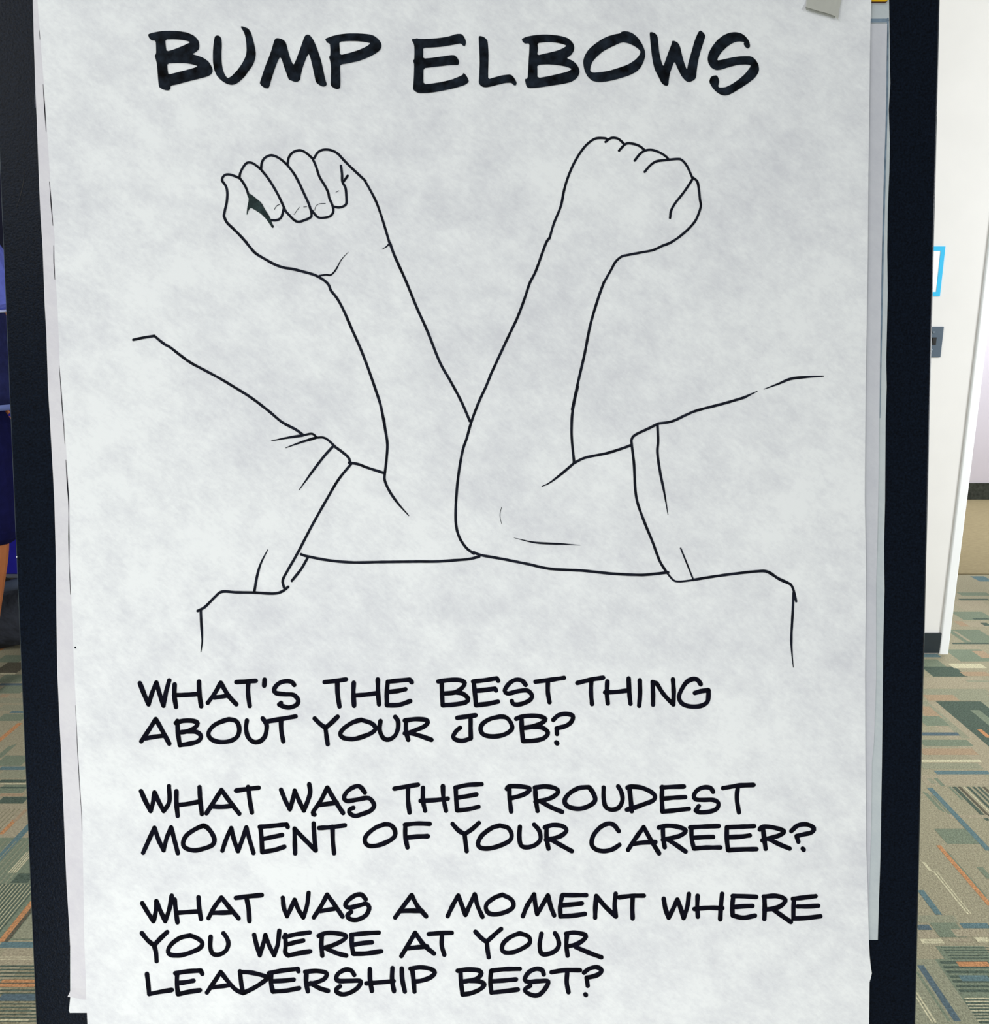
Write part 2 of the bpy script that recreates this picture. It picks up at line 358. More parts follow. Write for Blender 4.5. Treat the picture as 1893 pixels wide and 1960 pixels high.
for u in (-0.27, 0.27):
    a = bpt(u, VB-0.12, -TH-0.011); b = a + BD*((0.03-a.z)/BD.z)
    l = tube('leg', [a, b], 0.0105, M['steel'], board)
    f = tube('foot', [b+Vector((0, 0, 0.012)), b-Vector((0, 0, 0.03))], 0.016, M['rubber']); f.parent = l; f.matrix_parent_inverse = l.matrix_parent_inverse.copy(); f.matrix_parent_inverse.translation = (0, 0, 0)
    a = bpt(u*0.9, VT+0.35, -TH-0.011); b = Vector((a.x*1.0, a.y+0.38, 0.03))
    l = tube('leg', [a, b], 0.0105, M['steel'], board)
    f = tube('foot', [b+Vector((0, 0, 0.012)), b-Vector((0, 0, 0.03))], 0.016, M['rubber']); f.parent = l; f.matrix_parent_inverse.translation = (0, 0, 0)
a0 = bpt(-0.27, VT+0.9, -TH-0.011)
tube('brace', [bpt(-0.29, VB-0.1, -TH-0.011), bpt(0.29, VB-0.1, -TH-0.011)], 0.008, M['steel'], board)
# ------------------------------------------------------------------ sheets
def hfun(px, py, amp, seed):
    n = noise.noise(Vector((px/330.0, py/270.0, seed)))*amp + noise.noise(Vector((px/120.0, py/95.0, seed+7)))*amp*0.3
    return n
FL = [(72, -30), (72, 0), (78, 75), (85, 165), (90, 245), (97, 355), (105, 455), (105.5, 500), (111, 600), (115, 700), (122, 800), (127, 870), (133, 960), (134, 1080), (138, 1180), (142, 1280), (148, 1400), (152, 1480), (158, 1570), (159, 1640), (160, 1700), (162, 1800), (165, 1880), (166, 1920), (168, 1960), (170, 2010)]
FR = [(1668, -30), (1668, 0), (1666, 50), (1664, 200), (1662, 330), (1661, 480), (1659, 600), (1657, 750), (1655, 960), (1658, 1100), (1656, 1300), (1656, 1460), (1658, 1620), (1661, 1700), (1663.5, 1800), (1665, 1830), (1667, 1850), (1669, 1863), (1667, 1872), (1664.5, 1880), (1664, 1900), (1663, 1960), (1662, 2010)]
AL = [(62, -30), (63, 0), (65, 75), (68, 170), (70, 215), (73, 300), (77, 400), (82, 480), (86, 590), (89, 640), (92, 740), (97, 830), (101, 900), (104, 960), (107, 1070), (108, 1180), (110, 1290), (113, 1360), (118, 1460), (122, 1560), (127, 1680), (133, 1780), (136, 1840), (137, 1891), (136, 1893), (129, 1907), (126.5, 1911)]
BL = [(134, 1200), (134, 1500), (134.5, 1910), (132, 1934), (133.5, 1938.5)]
DR = [(1698, 45), (1697, 120), (1696, 200), (1690, 400), (1688, 480), (1685, 650), (1683, 800), (1681, 960), (1677, 1120), (1677, 1300), (1673, 1420), (1669, 1460), (1668, 1570), (1664, 1690), (1662, 1780)]
CR = [(1701, -30), (1701.5, 0), (1703, 120), (1704, 160), (1701, 210), (1703, 270), (1702, 330), (1699, 400), (1698, 480), (1699, 560), (1697, 650), (1696, 690), (1697, 740), (1695, 800), (1694, 960), (1692, 1050), (1693, 1130), (1690, 1250), (1689, 1380), (1688, 1460), (1686, 1580), (1685, 1640), (1683, 1700), (1680, 1799)]
def sheet(name, L, R, ytop, ybot, off, amp, seed, m, nx, ny, extra=None, slant=None):
    vs, fs = [], []
    ys = sorted(set([ytop+(ybot-ytop)*i/ny for i in range(ny+1)] + [p[1] for t in (L, R) for p in t if ytop < p[1] < ybot]))
    for y in ys:
        l, r = interp(L, y), interp(R, y)
        for i in range(nx+1):
            x = l+(r-l)*(i/nx if not slant else (i/nx)**2)
            h = hfun(x, y, amp, seed) + (extra(x, y, l, r) if extra else 0)
            vs.append(on_board(x, y+(slant(x, y, l) if slant else 0), off) + BN*h)
    n = nx+1
    for j in range(len(ys)-1):
        for i in range(nx): fs.append((j*n+i, (j+1)*n+i, (j+1)*n+i+1, j*n+i+1))
    o = link_mesh(name, vs, fs, m, smooth=True)
    md = o.modifiers.new('thickness', 'SOLIDIFY'); md.thickness = 0.00022; md.offset = 0
    es = o.modifiers.new('rim', 'EDGE_SPLIT'); es.split_angle = math.radians(40)
    return o
FO = 0.0058
def Fsurf(px, py, lift): return on_board(px, py, FO) + BN*(hfun(px, py, 0.0009, 3.1)+lift)
G = 'flip chart sheets layered on the black board'
sC = sheet('paper_sheet', [(1500, -30), (1500, 1799)], CR, -30, 1799, 0.0011, 0.00025, 8.2, M['paper_c'], 14, 70)
tag(sC, 'greyish sheet at the back of the pile, widest along the right edge', 'paper', G)
sB = sheet('paper_sheet', BL, [(700, 1200), (700, 1939)], 1200, 1938.5, 0.0012, 0.0002, 5.5, M['paper'], 10, 30)
tag(sB, 'white sheet end with square corner sticking out lowest at bottom left', 'paper', G)
sD = sheet('paper_sheet', [(1540, 45), (1540, 1780)], DR, 45, 1780, 0.0024, 0.0003, 1.7, M['paper_d'], 14, 70)
tag(sD, 'lavender grey sheet strip between the front sheet and the greyish rearmost one', 'paper', G)
def curl(x, y, l, r): 
    return 0.0008*max(0, 1-abs(y-1882)/14) - (0.0 if y < 1886 else 0.0026*min(1, (y-1886)/24)**1.3)
sA = sheet('paper_sheet', AL, [(600, -30), (600, 1911)], -30, 1911, 0.0042, 0.0003, 2.9, M['paper_b'], 16, 90, curl, lambda x, y, l: 7*min(1, (x-l)/40)*max(0, min(1, (y-1870)/41)))
tag(sA, 'white sheet showing along the left edge with its bottom corner curled up', 'paper', G)
front = sheet('paper_sheet', FL, FR, -30, 2010, FO, 0.0009, 3.1, M['paper'], 60, 110)
tag(front, 'large front white sheet with elbow bump drawing and black handwriting', 'paper', G)

# ------------------------------------------------------------------ ink strokes
def catmull(p, step):
    out = []
    if len(p) == 2: 
        n = max(1, int((Vector(p[0])-Vector(p[1])).length/step)); return [tuple(Vector(p[0]).lerp(Vector(p[1]), i/n)) for i in range(n+1)]
    q = [tuple(2*a-b for a, b in zip(p[0], p[1]))]+list(p)+[tuple(2*a-b for a, b in zip(p[-1], p[-2]))]
    for i in range(1, len(q)-2):
        n = max(2, int(math.dist(q[i], q[i+1])/step))
        for k in range(n):
            t = k/n; a, b, c, d = q[i-1], q[i], q[i+1], q[i+2]
            out.append(tuple(0.5*(2*b[j]+(c[j]-a[j])*t+(2*a[j]-5*b[j]+4*c[j]-d[j])*t*t+(-a[j]+3*b[j]-3*c[j]+d[j])*t**3) for j in (0, 1)))
    out.append(tuple(p[-1])); return out
class Ink:
    def __init__(s, surf, lift): s.v, s.f, s.surf, s.lift, s.k = [], [], surf, lift, 0
    def disk(s, c, r, n=12):
        i = len(s.v); s.v.append(s.surf(c[0], c[1], s.lift))
        for k in range(n): s.v.append(s.surf(c[0]+r*math.cos(2*math.pi*k/n), c[1]+r*math.sin(2*math.pi*k/n), s.lift))
        for k in range(n): s.f.append((i, i+1+k, i+1+(k+1) % n))
    def line(s, pts, w, t0=1.0, t1=1.0, wob=0.05):
        P = catmull(pts, 3.0)
        if len(P) < 2: return
        L = [0]
        for a, b in zip(P, P[1:]): L.append(L[-1]+math.dist(a, b))
        T = L[-1] or 1; i0 = len(s.v); s.k += 1
        for j, p in enumerate(P):
            a, b = P[max(j-1, 0)], P[min(j+1, len(P)-1)]
            dx, dy = b[0]-a[0], b[1]-a[1]; l = math.hypot(dx, dy) or 1
            nx, ny = -dy/l, dx/l; u = L[j]/T
            r = w/2*(1+wob*noise.noise(Vector((p[0]/14, p[1]/14, s.k*3.3)))*2)
            tl = 45/T
            if t0 < 1: r *= t0+(1-t0)*min(1, u/max(0.35, min(1, tl)))
            if t1 < 1: r *= t1+(1-t1)*min(1, (1-u)/max(0.35, min(1, tl)))
            s.v.append(s.surf(p[0]+nx*r, p[1]+ny*r, s.lift)); s.v.append(s.surf(p[0]-nx*r, p[1]-ny*r, s.lift))
        for j in range(len(P)-1): s.f.append((i0+2*j, i0+2*j+1, i0+2*j+3, i0+2*j+2))
        s.disk(P[0], w/2*t0, 12); s.disk(P[-1], w/2*t1, 12)
    def text(s, ox, oy, sc, w, data, t0=1.0, t1=1.0, wob=0.05):
        for st in data.split(';'):
            segs = st.split('/'); last = None
            for k, sg in enumerate(segs):
                n = [float(q) for q in sg.split()]
                pts = [(ox+n[i]/sc, oy+n[i+1]/sc) for i in range(0, len(n), 2)]
                if last: pts = [last]+pts
                if len(pts) > 1: s.line(pts, w, t0 if k == 0 else 1, t1 if k == len(segs)-1 else 1, wob)
                last = pts[-1]
    def poly(s, ox, oy, sc, loops, smooth=True):
        LL = []
        for lp in loops:
            n = [float(q) for q in lp.split()]
            pts = [(ox+n[i]/sc, oy+n[i+1]/sc) for i in range(0, len(n), 2)]
            if smooth:
                q = []
                for i in range(len(pts)):
                    a, b = pts[i], pts[(i+1) % len(pts)]
                    q += [(a[0]*0.8+b[0]*0.2, a[1]*0.8+b[1]*0.2), (a[0]*0.2+b[0]*0.8, a[1]*0.2+b[1]*0.8)]
                pts = q
            LL.append([Vector((p[0], p[1], 0)) for p in pts])
        tri = tessellate_polygon(LL); i0 = len(s.v)
        for lp in LL:
            for p in lp: s.v.append(s.surf(p.x, p.y, s.lift))
        for t in tri: s.f.append(tuple(i0+k for k in t))
    def build(s, name, m, parent):
        o = link_mesh(name, s.v, s.f, m)
        bm = bmesh.new(); bm.from_mesh(o.data)
        for f in bm.faces:
            f.normal_update()
            if f.normal.dot(BN) < 0: f.normal_flip()
        bm.to_mesh(o.data); bm.free()
        o.parent = parent; return o
LIFT = 0.00035
a = Ink(Fsurf, 0.00045); b = Ink(Fsurf, 0.00045); Q = 6.0095
a.poly(270, 40, Q, ["80 158 120 142 200 125 260 118 350 116 450 122 530 135 600 165 640 200 665 240 672 290 665 330 630 362 590 384 650 400 715 425 770 462 800 505 822 550 824 590 805 620 760 645 640 675 520 705 420 733 340 750 340 785 322 803 290 802 250 790 208 765 200 700 195 640 185 520 178 470 158 400 175 378 174 300 170 230 120 226 95 200",
 "278 216 380 214 480 220 540 235 568 248 500 280 400 322 295 355 285 290", "302 492 400 486 500 486 570 497 620 510 655 523 600 545 500 572 400 598 315 620 305 560"])
a.poly(270, 40, Q, ["850 178 878 166 905 175 925 205 930 280 925 380 928 480 940 560 965 625 998 665 1040 640 1100 580 1160 500 1205 410 1215 350 1212 270 1200 180 1180 125 1145 70 1160 62 1200 75 1235 90 1265 135 1290 220 1312 310 1322 380 1315 440 1290 510 1240 580 1190 650 1130 705 1085 733 1040 740 985 727 920 685 870 630 840 560 828 480 826 380 832 280 842 210"])
a.poly(500, 40, Q, ["-17 720 5 655 50 520 110 370 150 230 165 205 190 200 240 212 275 238 290 270 310 350 340 450 372 515 400 460 440 350 490 205 505 172 530 158 560 165 600 220 635 300 660 370 690 460 715 570 740 690 757 730 745 755 715 762 680 750 630 712 615 640 590 520 565 420 547 380 520 430 480 540 455 640 452 680 425 705 390 708 350 692 318 680 300 630 260 520 240 450 218 420 190 470 150 580 115 690 95 765 75 782 40 775 5 750"])
a.poly(500, 40, Q, ["735 210 800 182 900 158 1000 147 1130 148 1240 158 1300 175 1345 210 1380 258 1387 300 1365 345 1310 385 1220 430 1120 468 1000 493 910 508 908 560 912 650 912 750 905 780 880 790 845 782 800 750 802 650 806 560 798 480 780 415 795 405 797 330 790 265 760 255 745 232",
 "898 244 1000 236 1100 237 1200 247 1262 262 1210 300 1120 340 1010 375 905 398 903 320"])
b.poly(770, 40, Q, ["105 214 150 210 170 202 190 212 300 210 420 200 540 180 620 152 685 152 715 190 735 245 725 290 705 293 685 275 670 262 580 280 460 300 350 310 240 312 242 370 240 437 340 428 450 412 590 392 625 415 655 465 650 500 640 510 560 510 440 525 330 537 245 548 243 640 245 732 350 722 450 705 560 680 660 640 700 618 698 603 715 605 745 645 765 690 758 712 720 740 620 772 500 800 380 823 280 835 190 836 150 818 122 790 130 700 135 600 137 500 122 458 138 448 140 350 138 280"])
b.poly(770, 40, Q, ["878 178 905 175 945 190 978 225 985 270 992 380 990 500 987 600 988 672 1060 650 1150 625 1250 615 1290 660 1318 715 1305 745 1280 740 1255 712 1180 715 1100 735 1030 755 960 768 915 758 878 722 885 620 890 500 888 380 882 280"])
b.poly(980, 40, Q, ["108 212 160 185 260 165 380 158 500 165 590 182 650 205 700 255 718 305 710 350 680 395 625 432 690 455 735 490 770 545 778 590 765 630 740 665 690 700 620 720 500 740 380 758 280 772 190 775 165 755 145 668 180 665 185 560 190 460 197 360 200 260 150 265 125 245",
 "292 258 370 248 450 245 530 257 590 272 630 288 580 320 500 350 390 375 288 398 298 330", "290 508 400 502 500 507 590 520 650 537 688 556 640 585 540 610 420 637 292 660 292 580"])
b.poly(980, 40, Q, ["1255 130 1290 122 1340 127 1390 148 1440 190 1490 260 1525 340 1532 400 1515 470 1480 540 1430 590 1350 630 1250 662 1150 688 1050 705 980 705 920 690 870 645 835 580 818 500 818 460 835 400 880 330 950 270 1030 215 1100 180 1180 158 1250 145",
 "1265 248 1330 260 1400 290 1450 325 1478 358 1462 400 1420 450 1330 508 1220 545 1120 575 1020 592 930 598 898 580 905 520 930 465 980 410 1050 350 1150 300"])
b.poly(1180, 40, Q, ["378 138 400 132 440 145 470 180 478 260 490 370 510 460 537 532 560 460 600 350 635 262 632 240 655 232 700 250 730 300 750 390 775 480 808 570 825 480 860 360 900 220 940 130 965 112 1000 140 1022 175 1000 250 970 340 945 430 925 540 915 655 890 685 840 708 800 700 745 640 700 550 665 468 640 530 615 600 600 680 597 735 580 752 550 745 515 715 485 655 440 570 415 480 400 370 388 250"])
b.poly(1180, 40, Q, ["1045 440 1055 380 1090 310 1150 230 1220 172 1290 140 1365 130 1430 143 1480 175 1525 235 1537 300 1510 323 1480 305 1460 270 1468 245 1400 238 1340 255 1270 300 1210 360 1170 415 1155 460 1230 445 1340 420 1440 407 1550 408 1600 450 1630 500 1640 560 1630 600 1590 660 1520 715 1430 775 1350 825 1290 855 1240 863 1190 850 1140 815 1100 770 1063 705 1080 650 1110 632 1155 628 1183 690 1165 770 1240 770 1310 740 1400 680 1480 610 1550 515 1500 505 1400 508 1290 535 1200 565 1140 570 1085 540 1055 490"])
a.build('title_word', M['title_ink'], front); b.build('title_word', M['title_ink'], front)

# drawn arms: left one with the fingers shown, right one from the back
Ld = Ink(Fsurf, LIFT); Rd = Ink(Fsurf, LIFT); w6, w4, w2 = 4.8, 5.2, 3.3
Ld.text(400, 260, Q, w6, "345 485 290 462 230 445 180 455 150 510 195 580 212 660 205 760 185 850 170 920 / 210 1000 280 1070 400 1195 430 1222; 352 490 358 440 390 370 435 315 490 312 540 340 600 390 / 680 490 750 600 810 710 860 820; 360 495 400 550 435 620 460 700; 860 830 845 900 820 950 770 972 720 970; 600 380 610 310 640 260 700 228 760 235 830 275 900 335 / 980 440 1040 550 1100 680 1150 790 1180 900 1165 940 1100 970 1030 990 980 970 930 920 880 865 860 820; 905 330 920 250 970 190 1050 168 1120 200 1190 260 / 1230 350 1270 470 1330 570 1370 650 1385 720 1420 800 1430 870 1400 920 1340 940 1260 940 1215 900 1185 860; 1212 255 1250 195 1310 162 1400 165 1480 205 1550 280 1640 370 1720 445 1800 520; 1518 345 1530 440 1535 530 1570 600 1580 700 1580 780 1550 810 1500 825 1430 815; 1595 460 1550 525; 700 985 732 1045")
for q in ('1460 650 1495 632', '978 905 1040 820', '1087 818 1125 816', '1217 860 1225 820 1260 785 1340 778'):
    X_ = Ink(Fsurf, LIFT); X_.text(400, 260, Q, 1.7, q, 0.6, 0.6); X_.build('nail_line', M['line_ink'], front)
Ld.text(400, 260, Q, 3.2, "750 850 780 805 812 790", 0.3, 0.4)
Ld.text(640, 280, 8.169, 4.7, "480 550 540 650 640 840 700 990 760 1170 820 1370 870 1540")
Ld.text(400, 400, 4.7325, w4, "135 65 160 120 220 180 300 260 370 345 420 400 500 450 590 500 670 530 760 545 860 570 960 600 1040 645 1085 690 1105 740 1160 810 1220 920 1290 1080 1370 1260 1440 1440 1510 1640 1555 1780 1590 1960")
Ld.text(400, 400, 4.7325, w2, "1000 605 1060 597 1105 598 1150 550 1200 460 1262 392; 1625 325 1605 345 1568 366", 1, 0.25)
Ld.text(700, 440, 4.3023, w4, "200 110 240 220 330 420 420 640 510 840 610 1090 700 1250 790 1420 857 1575")
Ld.text(240, 620, 4.7325, w4, "75 145 170 125 265 110 / 350 180 410 215 500 285 590 350 700 410 850 490 1000 580 1150 675 1300 790 1420 890 1540 955 1610 1005")
Ld.text(240, 620, 4.7325, w4, "1610 1010 1450 1035 1325 1060; 1730 1030 1600 1070 1455 1122; 1885 1105 1800 1200 1700 1330 1575 1503", 1, 0.3)
Ld.text(240, 620, 4.7325, 4.4, "1610 1010 1690 995 1730 1025; 1730 1030 1810 1035 1900 1110")
S5 = 4.3023
Ld.text(360, 820, S5, w4, "1612 -80 1622 0 1640 120 1635 240 1620 370; 1200 145 1270 195 1320 240 1335 280; 1325 283 1400 295 1480 325 1620 370; 1345 290 1240 420 1150 570 1020 800 900 1030 820 1170 780 1250 790 1310; 825 1305 770 1345 700 1360 540 1352 400 1350 280 1345 220 1390 140 1470 80 1503; 930 1037 980 1053 1150 1085 1350 1103 1600 1100 1910 1096; 985 1065 930 1160 855 1255")
Ld.text(360, 820, S5, w4, "1620 370 1620 430 1660 520 1730 620 1817 718; 105 1490 110 1600 118 1740 107 1838; 545 1350 570 1210 600 1110 655 1000", 1, 0.35)
Ld.text(800, 740, S5, w4, "-20 1440 0 1440 150 1440 300 1430 420 1420 505 1400")
X_ = Ink(Fsurf, LIFT); X_.disk((144.5, 1239.5), 1.7); X_.build('ink_dot', M['ink'], front)
Rd.text(1050, 240, Q, w6, "10 1300 60 1130 140 930 175 760 215 620 280 460 360 320 440 220 520 160 580 145 660 150 670 165; 655 190 720 145 790 150 840 185 870 220; 810 290 885 215 950 208 1040 235 1105 285; 990 405 1050 330 1110 290 1190 283 1280 315 1350 360 1380 395; 1105 535 1170 460 1240 415 1340 402 1480 388 1530 400 1590 470 1655 610; 1660 610 1610 690 1540 790 1460 890 1410 980 1397 1065; 1665 605 1710 650 1728 740 1740 850 1750 930 1720 1030 1680 1110 1600 1200 1500 1285 1400 1350 1310 1385 1200 1435 1050 1465 920 1490 840 1510 770 1570 720 1660 640 1800")
Rd.text(700, 440, S5, w4, "1510 70 1480 120 1400 340 1350 440 1310 560 1250 720 1160 910 1030 1190; 1962 430 1915 560 1850 780 1800 1030 1740 1290 1700 1480")
Rd.text(800, 740, S5, w4, "600 -100 560 0 500 130 440 290 400 430 370 520 340 680 320 850 310 1020 315 1150 345 1250 400 1330 460 1375; 460 1365 520 1388 700 1420 900 1460 1090 1500 1350 1515 1600 1540 1800 1550 1893 1548 2060 1530; 1315 0 1275 190 1265 330 1268 450 1285 620; 1760 480 1680 510 1550 550 1380 585 1285 630")
Rd.text(800, 740, S5, w4, "1285 630 1180 720 1080 795 1020 822", 1, 0.3)
X_ = Ink(Fsurf, LIFT); X_.text(800, 740, S5, 2.0, "688 992 675 1060 688 1130", 0.5, 0.4); X_.build('elbow_crease', M['line_ink'], front)
X_ = Ink(Fsurf, LIFT); X_.text(800, 740, S5, 3.8, "790 1245 950 1282 1100 1293 1200 1297 1335 1306", 0.15, 0.15); X_.build('elbow_crease', M['line_ink'], front)
S7 = 4.5071
Rd.text(1180, 700, S7, w4, "1100 275 930 325 700 385 600 425 480 480 360 500; 360 500 270 545 165 595 130 635 132 690 150 850 160 1050 180 1180 240 1350 310 1520 370 1680 430 1780; 660 1848 900 1810 1200 1775 1310 1780 1400 1840 1500 1885")
Rd.text(1180, 700, S7, 3.8, "430 1780 490 1850 540 1862 620 1855 660 1848")
Rd.text(1180, 700, S7, 3.2, "553 1575 600 1690 662 1845")
Rd.text(1180, 700, S7, w4, "1100 275 1215 220; 353 510 358 650 352 750 375 920 410 1090 443 1285", 1, 0.25)
X_ = Ink(Fsurf, LIFT); X_.text(1180, 700, S7, w4, "1272 203 1400 155 1510 112 1660 97 1785 90", 0.25, 0.4); X_.build('shoulder_line', M['line_ink'], front)
Rd.text(1240, 1020, 5.9156, w6, "1350 445 1360 445 1480 515 1610 580 1650 650 1680 775")
Rd.text(1240, 1020, 5.9156, w6, "1650 680 1645 820 1635 1000 1625 1200 1630 1350 1645 1520", 1, 0.3)
lo = Ld.build('arm_drawing', M['line_ink'], front); Rd.build('arm_drawing', M['line_ink'], front)
bl = Ink(Fsurf, LIFT+0.0001)
bl.poly(400, 260, Q, ["450 675 480 668 530 710 605 770 640 840 700 930 740 1045 720 1050 660 960 600 900 540 860 480 825 455 860 440 910 432 905 440 820 458 740"])
k = bl.build('ink_fill', M['blob_ink'], lo)

# handwriting, one part per written line
TX = 4.2067; tw = 8.8
def hand(w, *blocks):
    t = Ink(Fsurf, LIFT)
    for ox, oy, d in blocks: t.text(ox, oy, TX, w, d, wob=0.07)
    return t.build('handwriting_line', M['ink'], front)
hand(tw, (255, 1280, "55 115 90 205 125 287 / 155 190 188 110 / 215 205 245 297 / 265 190 292 93; 335 125 333 220 345 307; 330 213 430 210 530 203; 530 103 533 200 547 303; 600 275 655 200 705 113 / 765 215 830 287; 650 232 710 225 765 215; 830 108 910 103 987 97; 927 103 925 200 938 300; 1058 87 1055 137; 1297 130 1275 105 1225 100 1170 120 1135 165 1150 195 1220 205 1290 210 1328 250 1315 290 1255 312 1200 300 1175 288 / 1190 275"),
 (600, 1280, "90 107 180 97 262 85; 192 100 195 200 210 303; 325 112 322 200 328 297; 330 215 420 208 520 195; 518 85 520 190 528 287; 598 105 690 95 775 87 / 792 110; 598 105 590 200 592 293 / 690 290 780 260; 600 187 680 178 740 165; 1005 103 1100 90 1180 92 1218 115 1195 155 1140 190 1050 200; 1140 190 1200 200 1245 240 1225 270 1130 288 1040 293 / 1035 200 1033 105; 1285 103 1380 92 1475 77 / 1487 97; 1290 105 1300 200 1308 293 / 1400 283 1485 265; 1310 177 1390 170 1460 160 / 1470 175; 1708 130 1680 97 1630 88 1575 120 1540 175 1565 200 1650 180 1720 175 1757 210 1750 245 1700 275 1640 290 1605 280 1597 260"),
 (950, 1280, "315 105 430 90 545 73; 415 95 415 190 428 270; 652 115 760 88 860 72; 765 90 762 190 770 285; 893 102 890 200 897 280; 875 190 960 187 1060 175; 1065 78 1070 190 1080 282; 1155 93 1157 200 1150 298; 1262 290 1262 200 1258 107 / 1290 118 / 1350 210 1425 288 / 1428 190 1422 85; 1645 125 1620 90 1580 83 1530 110 1490 170 1470 230 1495 280 1560 303 1640 300 1695 270 1707 220 1707 172 / 1650 180 1598 195"))
hand(tw, (255, 1280, "65 585 125 495 182 405 / 240 510 290 605; 95 562 160 550 235 540; 343 437 400 420 480 420 518 440 490 480 430 505 385 512; 430 505 510 510 545 545 520 585 450 605 375 617 / 360 520 355 420; 770 407 700 430 640 465 605 520 625 565 690 590 770 585 830 555 852 510 850 460 825 420 770 407; 915 417 908 480 925 550 970 590 1020 585 1060 545 1075 480 1070 440 1042 400; 1075 425 1190 405 1308 383; 1190 410 1193 500 1208 585"),
 (600, 1280, "10 400 50 440 97 475; 195 385 150 430 97 475 / 105 540 115 607; 385 410 320 430 250 475 217 520 240 555 320 565 400 545 470 515 500 480 470 440 385 410; 540 420 533 490 560 555 605 570 655 540 680 480 680 420 658 387; 735 417 820 405 900 410 922 430 890 465 820 495 770 515 735 520; 745 420 745 500 763 572; 775 515 860 540 950 572; 1157 395 1230 385 1305 375; 1265 385 1265 480 1267 560 / 1200 580 1145 570 1125 545 1150 500 1180 475; 1500 385 1420 405 1360 445 1345 490 1370 530 1440 545 1520 535 1580 505 1600 470 1580 420 1545 390 1500 385"),
 (950, 1280, "160 403 220 383 330 380 395 405 360 440 290 465 205 480; 290 465 370 475 415 515 380 560 300 580 215 583 / 205 490 203 395; 458 412 500 375 560 363 615 380 605 425 560 460 485 480 / 488 525; 482 593 490 602"))
hand(tw, (255, 1480, "62 145 100 230 140 305 / 160 230 170 155 / 205 230 245 305 / 290 230 287 105; 347 145 348 240 358 343; 360 257 440 247 535 228; 533 113 540 220 553 328; 590 322 650 230 710 135 / 780 230 855 325; 640 268 720 270 795 262; 828 140 920 127 1010 117; 925 110 940 220 957 315; 1190 133 1225 220 1262 290 / 1285 210 1300 140 / 1335 220 1375 300 / 1410 210 1425 150 1417 88; 1460 332 / 1447 315 1510 220 1563 115 / 1625 220 1690 320; 1500 255 1570 245 1640 235"),
 (680, 1480, "77 155 42 110 2 105 -58 140 -90 190 -68 222 12 212 90 198 125 210 152 258 125 300 50 330 0 343 -40 325 -48 295 -15 277; 315 125 410 108 505 93; 425 110 425 220 437 317; 545 118 545 220 562 302; 525 223 640 217 745 205; 705 103 710 200 730 302; 805 117 900 95 1017 88; 808 115 812 200 820 300 / 910 290 992 270; 825 197 900 185 975 170; 1220 125 / 1240 105 1330 105 1405 120 1390 150 1330 180 1255 200; 1240 105 1243 200 1255 308; 1445 115 1530 105 1610 120 1633 150 1590 190 1520 215 1450 228; 1448 115 1453 210 1467 302; 1490 222 1570 270 1665 310; 1881 112 1850 112 1790 122 1720 165 1685 220 1710 265 1790 285 1860 272 1915 240 1932 205 1910 150 1881 112"),
 (1120, 1480, "148 115 148 200 165 270 215 293 270 275 300 215 290 150 265 105; 340 115 370 107 450 115 530 150 562 185 545 220 470 250 400 275 335 293; 355 115 365 200 375 305; 615 115 700 110 795 107; 620 110 617 200 622 310 / 720 300 835 287; 630 205 720 197 805 193; 1030 150 1010 120 960 113 905 135 875 180 890 210 950 215 1030 215 1072 240 1060 285 1000 310 920 315 890 300 / 915 265; 1110 120 1230 100 1355 93; 1230 105 1220 200 1237 315"))
hand(tw, (255, 1480, "80 640 125 540 170 440 / 205 540 245 620 / 270 520 305 437 / 330 530 360 643; 565 420 500 450 430 500 402 560 420 600 490 620 570 605 640 575 655 530 630 475 595 435 565 420; 720 620 750 530 790 440 / 815 540 845 625 / 880 530 912 435 / 940 540 970 640; 1020 430 1120 422 1235 410 / 1245 432; 1025 430 1035 530 1040 633 / 1140 615 1218 590; 1040 530 1120 512 1200 495; 1305 643 1302 550 1300 445 / 1370 520 1470 620 / 1460 520 1453 403; 1497 440 1600 433 1705 418; 1605 430 1608 540 1618 643"),
 (680, 1480, "235 410 160 440 90 500 78 550 110 583 190 578 280 540 320 500 315 450 280 415 235 410; 400 415 500 405 600 408; 403 420 403 510 420 597; 410 520 500 510 585 507; 783 408 830 460 880 490; 995 400 940 450 880 490 / 888 560 897 627; 1165 420 1100 440 1020 500 988 565 1010 600 1080 605 1170 580 1245 540 1258 490 1230 440 1165 420; 1325 430 1320 510 1335 580 1385 595 1450 575 1490 530 1480 460 1440 412; 1525 435 1590 415 1670 425 1700 460 1660 500 1590 525 1535 535; 1540 430 1540 520 1555 605; 1580 535 1660 580 1743 625"),
 (1120, 1480, "270 465 230 415 180 405 120 435 65 500 52 570 85 610 150 625 220 610 275 575; 345 615 400 530 470 433 / 530 540 595 645; 385 568 470 557 565 553; 592 437 650 423 740 430 810 460 770 500 700 520 625 535; 625 430 628 520 640 595; 660 530 730 575 808 630; 845 437 950 430 1075 425; 855 440 858 530 875 605 / 980 598 1088 597; 870 520 950 515 1030 512; 1145 435 1250 430 1360 425; 1140 435 1140 530 1150 618 / 1260 612 1378 610; 1150 515 1250 510 1325 500; 1405 452 / 1430 430 1510 435 1600 465 1560 500 1490 520 1425 540; 1430 430 1440 520 1452 607; 1480 530 1560 570 1645 605; 1658 465 1710 420 1780 410 1840 440 1820 475 1760 490 1700 505 / 1715 550; 1750 605 1758 615"))
